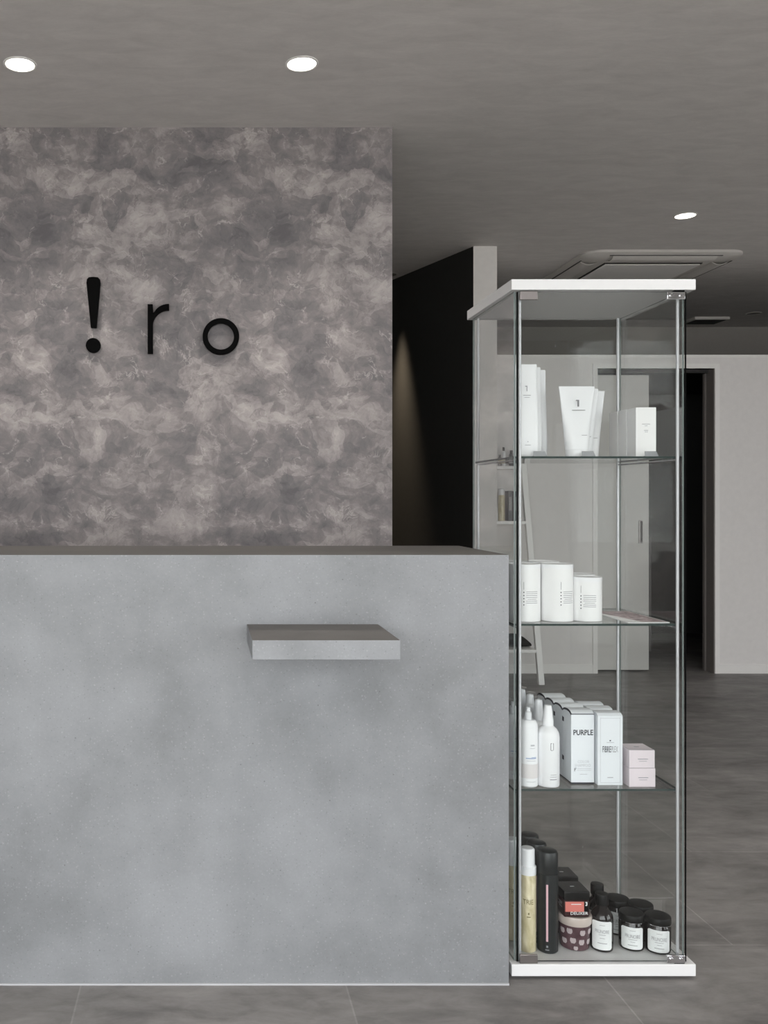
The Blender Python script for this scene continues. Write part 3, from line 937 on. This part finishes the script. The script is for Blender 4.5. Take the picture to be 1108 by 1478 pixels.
# black-edged cartons
def purple(loc, label):
    w, d, h = .0555, .0545, .1715
    t = thing('shampoo_carton', label, 'carton', loc, 0, 'black-edged white cartons on the third glass shelf')
    bm = bmesh.new(); n = 6
    # slightly domed top: higher in the middle of its depth
    ring = [(0, h - .003)] + [(d * k / n, h + .0045 * math.sin(PI * k / n)) for k in range(1, n)] + [(d, h - .003)]
    pts = [(0, .0032), (d, .0032)] + [(y, z) for y, z in ring[::-1]]
    a = [bm.verts.new((-w / 2, y, z)) for y, z in pts]; b = [bm.verts.new((w / 2, y, z)) for y, z in pts]
    bm.faces.new(a); bm.faces.new(b)
    for i in range(len(pts)): bm.faces.new((a[i], a[(i + 1) % len(pts)], b[(i + 1) % len(pts)], b[i]))
    obj('box_body', bm, M['cool_card'], t, 0, 20)
    bm = bmesh.new(); box(bm, -w / 2 - .0002, w / 2 + .0002, -.0002, d, 0, .0033)
    box(bm, -w / 2 - .0002, w / 2 + .0002, -.0003, .0008, h - .0045, h - .0026)
    for k in range(n):   # black line along the left top edge
        y0, z0 = ring[k]; y1, z1 = ring[k + 1]
        vs = [bm.verts.new((-w / 2 - .0003, y0, z0 - .004)), bm.verts.new((-w / 2 - .0003, y1, z1 - .004)), bm.verts.new((-w / 2 - .0003, y1, z1 + .0004)), bm.verts.new((-w / 2 - .0003, y0, z0 + .0004))]
        bm.faces.new(vs)
        vs2 = [bm.verts.new((-w / 2 - .0003, y0, z0 + .0004)), bm.verts.new((-w / 2 - .0003, y1, z1 + .0004)), bm.verts.new((-w / 2 + .0014, y1, z1 + .0005)), bm.verts.new((-w / 2 + .0014, y0, z0 + .0005))]
        bm.faces.new(vs2)
    obj('black_edging', bm, M['ink'], t, 0, 0)
    bm = bmesh.new()
    text_bm(bm, 'PURPLE', .0125, .0015, .124, -.0005, width=.0475, bold=.018)
    bars(bm, [(-.0195, .034, .0012, .008), (-.0170, .0375, .004, .0012), (-.0178, .0345, .003, .001)], -.0005)
    obj('bold_lettering', bm, M['ink'], t)
    bm = bmesh.new()
    text_bm(bm, 'COLOR', .0065, .002, .0535, -.0005, width=.028); text_bm(bm, 'SHAMPOO', .0065, .0, .0445, -.0005, width=.038)
    bars(bm, [(.004, .0365, .034, .0009), (.004, .0325, .034, .0009), (.002, .023, .018, .0013)], -.0005)
    obj('lettering', bm, M['ink_pale'], t)
    bm = bmesh.new()
    for z in (.045, .14): 
        vs = [bm.verts.new(p) for p in ((-w / 2 - .0004, d * .8, z), (-w / 2 - .0004, d, z), (-w / 2 - .0004, d, z + .012), (-w / 2 - .0004, d * .8, z + .010))]; bm.faces.new(vs)
    obj('side_mark', bm, M['ink'], t)
    return t
PXc = .9132
p0 = purple((PXc, 2.223, Z3), 'foremost black-edged white carton reading PURPLE on the third glass shelf')
for k, w_ in enumerate(('second', 'third', 'rearmost')):
    dup(p0, (PXc, 2.223 + .0568 * (k + 1), Z3), w_ + ' black-edged white carton in the row behind the PURPLE front')
# slim framed cartons
def fibre(loc, label):
    w, d, h = .0595, .0485, .169
    t = thing('treatment_carton', label, 'carton', loc, 0, 'slim framed white cartons on the third glass shelf')
    bm = bmesh.new(); n = 6
    ring = [(0, h - .003)] + [(d * k / n, h + .0045 * math.sin(PI * k / n)) for k in range(1, n)] + [(d, h - .002)]
    pts = [(0, 0), (d, 0)] + ring[::-1]
    a = [bm.verts.new((-w / 2, y, z)) for y, z in pts]; b = [bm.verts.new((w / 2, y, z)) for y, z in pts]
    bm.faces.new(a); bm.faces.new(b)
    for i in range(len(pts)): bm.faces.new((a[i], a[(i + 1) % len(pts)], b[(i + 1) % len(pts)], b[i]))
    obj('box_body', bm, M['cool_card'], t, 0, 20)
    bm = bmesh.new(); m_ = .006
    bars(bm, [(-w / 2 + m_, h / 2, .0008, h - 2 * m_), (w / 2 - m_, h / 2, .0008, h - 2 * m_), (0, m_, w - 2 * m_, .0008), (0, h - m_ - .002, w - 2 * m_, .0008)], -.0004)
    obj('printed_frame', bm, M['ink_pale'], t)
    bm = bmesh.new()
    text_bm(bm, 'FIBRE', .0145, -.0085, .0865, -.0005, width=.020, bold=.005)
    bars(bm, [(0, .107, .0035, .0028)], -.0005)
    obj('lettering', bm, M['ink'], t)
    bm = bmesh.new(); text_bm(bm, 'PLEX', .0145, .0105, .0865, -.0005, width=.016)
    bars(bm, [(0, .1025, .018, .0009), (0, .0185, .014, .0014)], -.0005)
    obj('pale_lettering', bm, M['ink_grey'], t)
    return t
FXc = .9750
f0 = fibre((FXc, 2.212, Z3), 'foremost white carton with a thin printed frame right of the PURPLE one')
dup(f0, (FXc, 2.2625, Z3), 'second thin-framed white carton, behind the foremost of its row')
dup(f0, (FXc, 2.313, Z3), 'rearmost thin-framed white carton of its row')
def t_pink(t, w, d, h):
    bm = bmesh.new(); bars(bm, [(.002, h * .50, .024, .0018), (.002, h * .38, .019, .0011)], -.0004)
    obj('lettering', bm, M['ink_grey'], t)
    bm = bmesh.new(); vs = [bm.verts.new(p) for p in ((-.006, .026, h + .0006), (.006, .026, h + .0006), (.006, .031, h + .0006), (-.006, .031, h + .0006))]; bm.faces.new(vs)
    obj('top_print', bm, M['ink_grey'], t)
GP = 'pale pink cartons on the third glass shelf'
carton('pink_carton', 'lower pale pink carton at the right end of the third glass shelf', 'carton', .0625, .062, .0445, (1.0455, 2.198, Z3), M['pink_card'], GP, t_pink)
carton('pink_carton', 'upper pale pink carton resting on the other pink one', 'carton', .0610, .061, .0425, (1.0450, 2.1985, Z3 + .0452), M['pink_card'], GP, t_pink)

# ---- base
def gold_can():
    t = thing('gold_spray_can', 'marbled gold can with a white cap at the front left of the cabinet base', 'can', (W(761, 2.225), 2.225, Z0), 0, 'gold cans on the cabinet base')
    r = .0200
    bm = bmesh.new(); lathe(bm, [(r - .002, 0), (r, .002), (r, .182), (r - .001, .184)])
    obj('can_body', bm, M['gold'], t)
    bm = bmesh.new(); lathe(bm, [(r, .1842), (r, .203), (r - .0015, .2045), (r - .003, .205), (r - .0035, .243), (r - .006, .246), (0, .2465)])
    obj('cap', bm, M['white_plastic'], t)
    bm = bmesh.new(); text_bm(bm, 'TRIE', .0115, -.005, .122, radius=r + .0004, width=.0250)
    bars(bm, [(-.004, .094, .003, .005), (-.004, .086, .009, .002)], radius=r + .0004)
    obj('lettering', bm, M['gold_ink'], t)
    return t
gc = gold_can()
dup(gc, (.7645, 2.285, Z0), 'second gold can with a white cap, behind the front gold can')
def black_can():
    t = thing('black_spray_can', 'foremost black can with a vertical pink stripe on the cabinet base', 'can', (W(790, 2.222), 2.222, Z0), 0, 'black cans on the cabinet base')
    r = .0240
    bm = bmesh.new(); lathe(bm, [(r - .003, 0), (r, .003), (r, .188)])
    obj('can_body', bm, M['black_satin'], t)
    bm = bmesh.new(); lathe(bm, [(r - .0006, .1885), (r, .1895), (r, .236), (r - .002, .2405), (r - .006, .2425), (0, .243)])
    obj('cap', bm, M['black_satin'], t)
    bm = bmesh.new(); curved_patch(bm, r + .0004, -.49, -.30, .030, .166, n=6); obj('colour_stripe', bm, M['stripe_pink'], t)
    bm = bmesh.new(); bars(bm, [(-.0095, .018, .004, .005), (-.0095, .010, .009, .002)], radius=r + .0004); obj('lettering', bm, M['ink_grey'], t)
    return t
bc = black_can()
dup(bc, (.8175 + .003, 2.275, Z0), 'middle black can of the row on the cabinet base')
dup(bc, (.8175 + .003, 2.328, Z0), 'rearmost black can of the row on the cabinet base')
def tub(loc, label):
    t = thing('treatment_tub', label, 'tub', loc, 0, 'maroon printed tubs on the cabinet base')
    R0, R1, h = .0335, .0395, .082
    def rad(z): return R0 + (R1 - R0) * z / h
    bm = bmesh.new(); lathe(bm, [(R0 - .003, 0), (R0, .002), (rad(.058), .058), (rad(.0585), .060)], n=48)
    obj('tub_body', bm, M['maroon'], t)
    bm = bmesh.new(); lathe(bm, [(R1 - .001, .0602), (R1 + .0012, .064), (R1 + .0012, .078), (R1, .0815), (R1 - .004, .082), (R1 - .005, .0795), (0, .0795)], n=48)
    obj('lid', bm, M['rim'], t)
    spots = [(-1.18, .045), (-.67, .048), (.15, .046), (-1.05, .021), (-.46, .026), (.10, .023), (-.28, .008), (.75, .047), (.7, .022)]
    bm = bmesh.new()
    for a, z in spots:
        r = rad(z) + .0006
        def P(da, dz): return (( rad(z + dz) + .0007) * math.sin(a + da / r), -(rad(z + dz) + .0007) * math.cos(a + da / r), z + dz)
        out = [(-.0050, .004), (-.0055, -.001), (-.003, -.0052), (.003, -.0052), (.0055, -.001), (.0050, .004), (.0032, .0058), (.0015, .0044), (0, .006), (-.0015, .0044), (-.0032, .0058)]
        q_ = .9 if z < .01 else 1.25
        out = [(x * q_, y * q_) for x, y in out]
        c = bm.verts.new(P(0, 0)); vs = [bm.verts.new(P(x, y)) for x, y in out]
        for i in range(len(vs)): bm.faces.new((c, vs[i], vs[(i + 1) % len(vs)]))
    obj('printed_motif', bm, mat('pale_motif_print', (186, 172, 174), .4, var=0) if 'motif' not in M else M['motif'], t, 0, 0)
    return t
t1 = tub((W(828.5, 2.245), 2.245, Z0), 'maroon tub with pale motifs and beige lid at the front of the base')
dup(t1, (.9040, 2.333, Z0), 'maroon tub hidden behind the front tub, under the rear wax jar')
def wax(loc, label):
    t = thing('wax_jar', label, 'jar', loc, 0, 'square black wax jars on the tubs')
    w, h = .0615, .0625
    bm = bmesh.new(); box(bm, -w / 2, w / 2, 0, w, 0, .0405); obj('jar_body', bm, mat('dark_wine_plastic', (52, 24, 26), .3, var=0), t, .004, seg=3)
    bm = bmesh.new(); box(bm, -w / 2 - .0008, w / 2 + .0008, -.0008, w + .0008, .041, h); obj('lid', bm, M['black_gloss'], t, .003, seg=3)
    bm = bmesh.new(); bars(bm, [(-.0055, .026, .045, .024)], -.0005); obj('colour_label', bm, M['coral'], t)
    bm = bmesh.new(); bars(bm, [(.0225, .026, .0105, .024)], -.0005); obj('black_label', bm, M['black'], t)
    bm = bmesh.new(); text_bm(bm, 'DEUXER', .0068, .0055, .0105, -.0009, width=.042, bold=.008)
    text_bm(bm, '3', .0085, .0225, .033, -.0009, bold=.03)
    bars(bm, [(-.002, .032, .024, .0017)], -.0009)
    for (yy, zz, ll) in ((.012, .030, .018), (.014, .026, .014), (.012, .020, .016), (.030, .030, .014), (.030, .022, .016)):
        vs = [bm.verts.new(p) for p in ((-w / 2 - .0004, yy, zz), (-w / 2 - .0004, yy + ll, zz), (-w / 2 - .0004, yy + ll, zz + .0015), (-w / 2 - .0004, yy, zz + .0015))]; bm.faces.new(vs)
    vs = [bm.verts.new(p) for p in ((-.005, .028, h + .0003), (.005, .028, h + .0003), (.005, .031, h + .0003), (-.005, .031, h + .0003))]; bm.faces.new(vs)
    obj('lettering', bm, M['label'], t)
    return t
wx = wax((.8950, 2.212, Z0 + .0822), 'black-lidded jar with a coral DEUXER label stacked on the front tub')
dup(wx, (.9030, 2.300, Z0 + .0822), 'black-lidded jar stacked on the rear tub, behind the DEUXER one')
def brown_bottle():
    t = thing('amber_bottle', 'small dark amber bottle with a black cap and white label on the cabinet base', 'bottle', (W(868, 2.232), 2.232, Z0), 0, 'amber bottles on the cabinet base')
    r = .0262
    bm = bmesh.new(); lathe(bm, [(r - .003, 0), (r - .0008, .001), (r, .004), (r, .076), (r - .0012, .082), (r - .005, .090), (r - .010, .096), (.0132, .100), (.0132, .107)])
    obj('bottle_body', bm, M['amber'], t)
    bm = bmesh.new(); lathe(bm, [(.0152, .1072), (.0156, .109), (.0156, .130), (.0144, .1325), (0, .133)], n=36); obj('cap', bm, M['black_lid'], t)
    bm = bmesh.new(); curved_patch(bm, r + .0003, -1.33, .58, .006, .074, .004, 18); lb = obj('paper_label', bm, M['label'], t)
    bm = bmesh.new(); text_bm(bm, 'PRUNOIRE', .0085, -.0095, .050, radius=r + .0006, width=.0330)
    bars(bm, [(-.0095, .065, .012, .0009), (-.0095, .042, .016, .0010), (-.0095, .034, .012, .0009), (-.0095, .022, .022, .0014)], radius=r + .0006)
    obj('lettering', bm, M['ink_grey'], lb)
    return t
bb = brown_bottle()
dup(bb, (W(862, 2.285), 2.287, Z0), 'small dark amber bottle hidden behind the front one, its cap showing')
def jar():
    t = thing('amber_jar', 'short amber jar with black lid, front left of the four jars', 'jar', (W(911, 2.238), 2.238, Z0), 0, 'amber jars with black lids on the cabinet base')
    r = .0290
    bm = bmesh.new(); lathe(bm, [(r - .005, 0), (r - .001, .0015), (r, .005), (r, .062), (r - .002, .066), (r - .003, .068)], n=48)
    obj('jar_body', bm, M['amber'], t)
    bm = bmesh.new(); lathe(bm, [(r - .001, .0665), (r + .0006, .0672), (r + .0006, .0684), (r - .001, .069)], n=48); obj('lid_rim', bm, M['chrome'], t)
    bm = bmesh.new(); lathe(bm, [(r, .0692), (r + .0006, .0705), (r + .0004, .082), (r - .0012, .0845), (r - .006, .0852), (0, .0852)], n=48); obj('lid', bm, M['black_lid'], t)
    bm = bmesh.new(); curved_patch(bm, r + .0003, -1.30, .56, .006, .058, .004, 18); lb = obj('paper_label', bm, M['label'], t)
    bm = bmesh.new(); text_bm(bm, 'PRUNOIRE', .0088, -.0100, .037, radius=r + .0006, width=.0350)
    bars(bm, [(-.010, .050, .013, .0009), (-.010, .029, .020, .0010), (-.010, .0235, .011, .0009), (-.010, .0155, .022, .0014)], radius=r + .0006)
    obj('lettering', bm, M['ink_grey'], lb)
    return t
j = jar()
dup(j, (W(949, 2.222), 2.222, Z0), 'short amber jar with black lid, front right, beside the lower hinge')
dup(j, (W(891, 2.315), 2.318, Z0), 'short amber jar with black lid, back left, behind the amber bottle')
dup(j, (1.083, 2.286, Z0), 'short amber jar with black lid, back right of the four jars')

# ------------------------------------------------------------------ ladder shelf behind the pillar
LX0, LX1 = 1.70, 2.035
ls = thing('ladder_shelf', 'white leaning ladder shelf against the partition behind the pillar', 'shelf', ((LX0 + LX1) / 2, 5.7, 0))
lx = (LX0 + LX1) / 2
def leg_y(z): return 5.56 + (5.885 - 5.56) * z / 1.39
for x in (LX0, LX1):
    bm = bmesh.new()
    x0, x1 = x - lx - .014, x - lx + .021
    vs = []
    for z in (0, 1.385):
        yy = leg_y(z) - 5.7
        vs += [bm.verts.new(p) for p in ((x0, yy, z), (x1, yy, z), (x1, yy + .03, z), (x0, yy + .03, z))]
    for f in ((0, 1, 2, 3), (4, 5, 6, 7), (0, 1, 5, 4), (1, 2, 6, 5), (2, 3, 7, 6), (3, 0, 4, 7)): bm.faces.new([vs[i] for i in f])
    obj('leg', bm, M['ladder'], ls, .002)
SZ = (.205, .59, .985, 1.335)
for z in SZ:
    boxobj('shelf_board', (LX0 - lx + .014, LX1 - lx - .012, leg_y(z) - 5.7 - .0, 5.925 - 5.7, z - .02, z), M['ladder'], ls, .002)
boxobj('back_board', (LX0 - lx + .014, LX1 - lx - .012, 5.9255 - 5.7, 5.9285 - 5.7, .19, 1.0), M['pillar'], ls)
def small_bottle(px, Y, z, r, h, body, capm, label, name='salon_bottle', cat='bottle', neck=.5):
    t = thing(name, label, cat, ((px - 295) * Y / F_PX, Y, z), 0, 'bottles on the ladder shelf')
    bm = bmesh.new(); lathe(bm, [(r - .002, 0), (r, .002), (r, h * .72), (r * neck, h * .80)], n=24); obj('bottle_body', bm, body, t)
    bm = bmesh.new(); lathe(bm, [(r * neck, h * .801), (r * neck, h * .98), (r * neck * .7, h)], n=24); obj('cap', bm, capm, t)
    return t
small_bottle(723.5, 5.83, SZ[2], .021, .205, M['gold'], M['white_plastic'], 'gold bottle on the ladder shelf beside two dark boxes', neck=.85)
small_bottle(714.5, 5.83, SZ[2], .016, .12, M['white_plastic'], M['white_plastic'], 'short white bottle on the ladder shelf left of the gold bottle')
small_bottle(726.5, 5.88, SZ[3], .014, .12, M['white_plastic'], M['black_gloss'], 'white bottle with dark cap on the topmost ladder shelf board')
small_bottle(721, 5.86, SZ[3], .011, .07, M['amber'], M['black_gloss'], 'small dark bottle on the topmost ladder shelf board')
small_bottle(738, 5.88, SZ[3], .016, .10, M['black_satin'], M['black_gloss'], 'dark bottle near the right leg of the topmost ladder shelf board', neck=.7)
for px, lab, hh in ((734, 'left dark box standing on the ladder shelf right of the gold bottle', .19), (741.5, 'right dark box standing on the ladder shelf', .188)):
    t = thing('dark_box', lab, 'box', ((px - 295) * 5.83 / F_PX, 5.80, SZ[2]), 0, 'dark boxes on the ladder shelf')
    boxobj('box_body', (-.014, .014, 0, .06, 0, hh), M['black_satin'], t, .002)
    boxobj('spine_label', (-.008, .008, -.0006, 0, hh * .35, hh * .8), M['metal_dark'], t)
t = thing('black_bag', 'black soft bag lying on the lowest board of the ladder shelf', 'bag', (1.905, 5.74, SZ[0]))
bm = bmesh.new()
secs = []
for u in range(13):
    a = u / 12
    x = -.14 + .27 * a
    rr = .042 * (1 - .15 * math.sin(5 * a)) * (1 - max(0, (a - .55) / .45) ** 1.5 * .82)
    secs.append((x, rr))
rings = []
for x, rr in secs:
    rings.append([bm.verts.new((x, .07 * math.cos(2 * PI * k / 20) * (rr / .042), .001 + rr + rr * math.sin(2 * PI * k / 20))) for k in range(20)])
for a, b in zip(rings, rings[1:]):
    for k in range(20): bm.faces.new((a[k], a[(k + 1) % 20], b[(k + 1) % 20], b[k]))
bm.faces.new(rings[0]); bm.faces.new(rings[-1])
obj('bag_body', bm, M['fabric_black'], t, 0, 60)

# ------------------------------------------------------------------ trolley in the dark room
tr = thing('salon_trolley', 'dim metal trolley in the dark room seen past the sliding door', 'trolley', (3.05, 6.7, 0))
for sx in (-1, 1):
    bm = bmesh.new()
    for yy in (-.15, .15): tube(bm, (sx * .12, yy, .04), (sx * .12, yy, .84), .009, 12)
    obj('upright', bm, M['metal_dark'], tr)
bm = bmesh.new()
pts = [(-.12, .84)] + [(-.12 + .04 - .04 * math.cos(a), .84 + .04 * math.sin(a)) for a in (.4, .8, 1.2, 1.57)] + [(.12 - .04 + .04 * math.sin(a), .84 + .04 * math.cos(a)) for a in (0, .4, .8, 1.2)] + [(.12, .84)]
for (x0, z0), (x1, z1) in zip(pts, pts[1:]):
    tube(bm, (x0, -.15, z0), (x1, -.15, z1), .009, 12)
obj('handle_bar', bm, M['metal_dark'], tr)
for z in (.2, .4, .6, .78):
    boxobj('tray', (-.115, .115, -.15, .15, z, z + .045), M['metal_dark'], tr, .004)
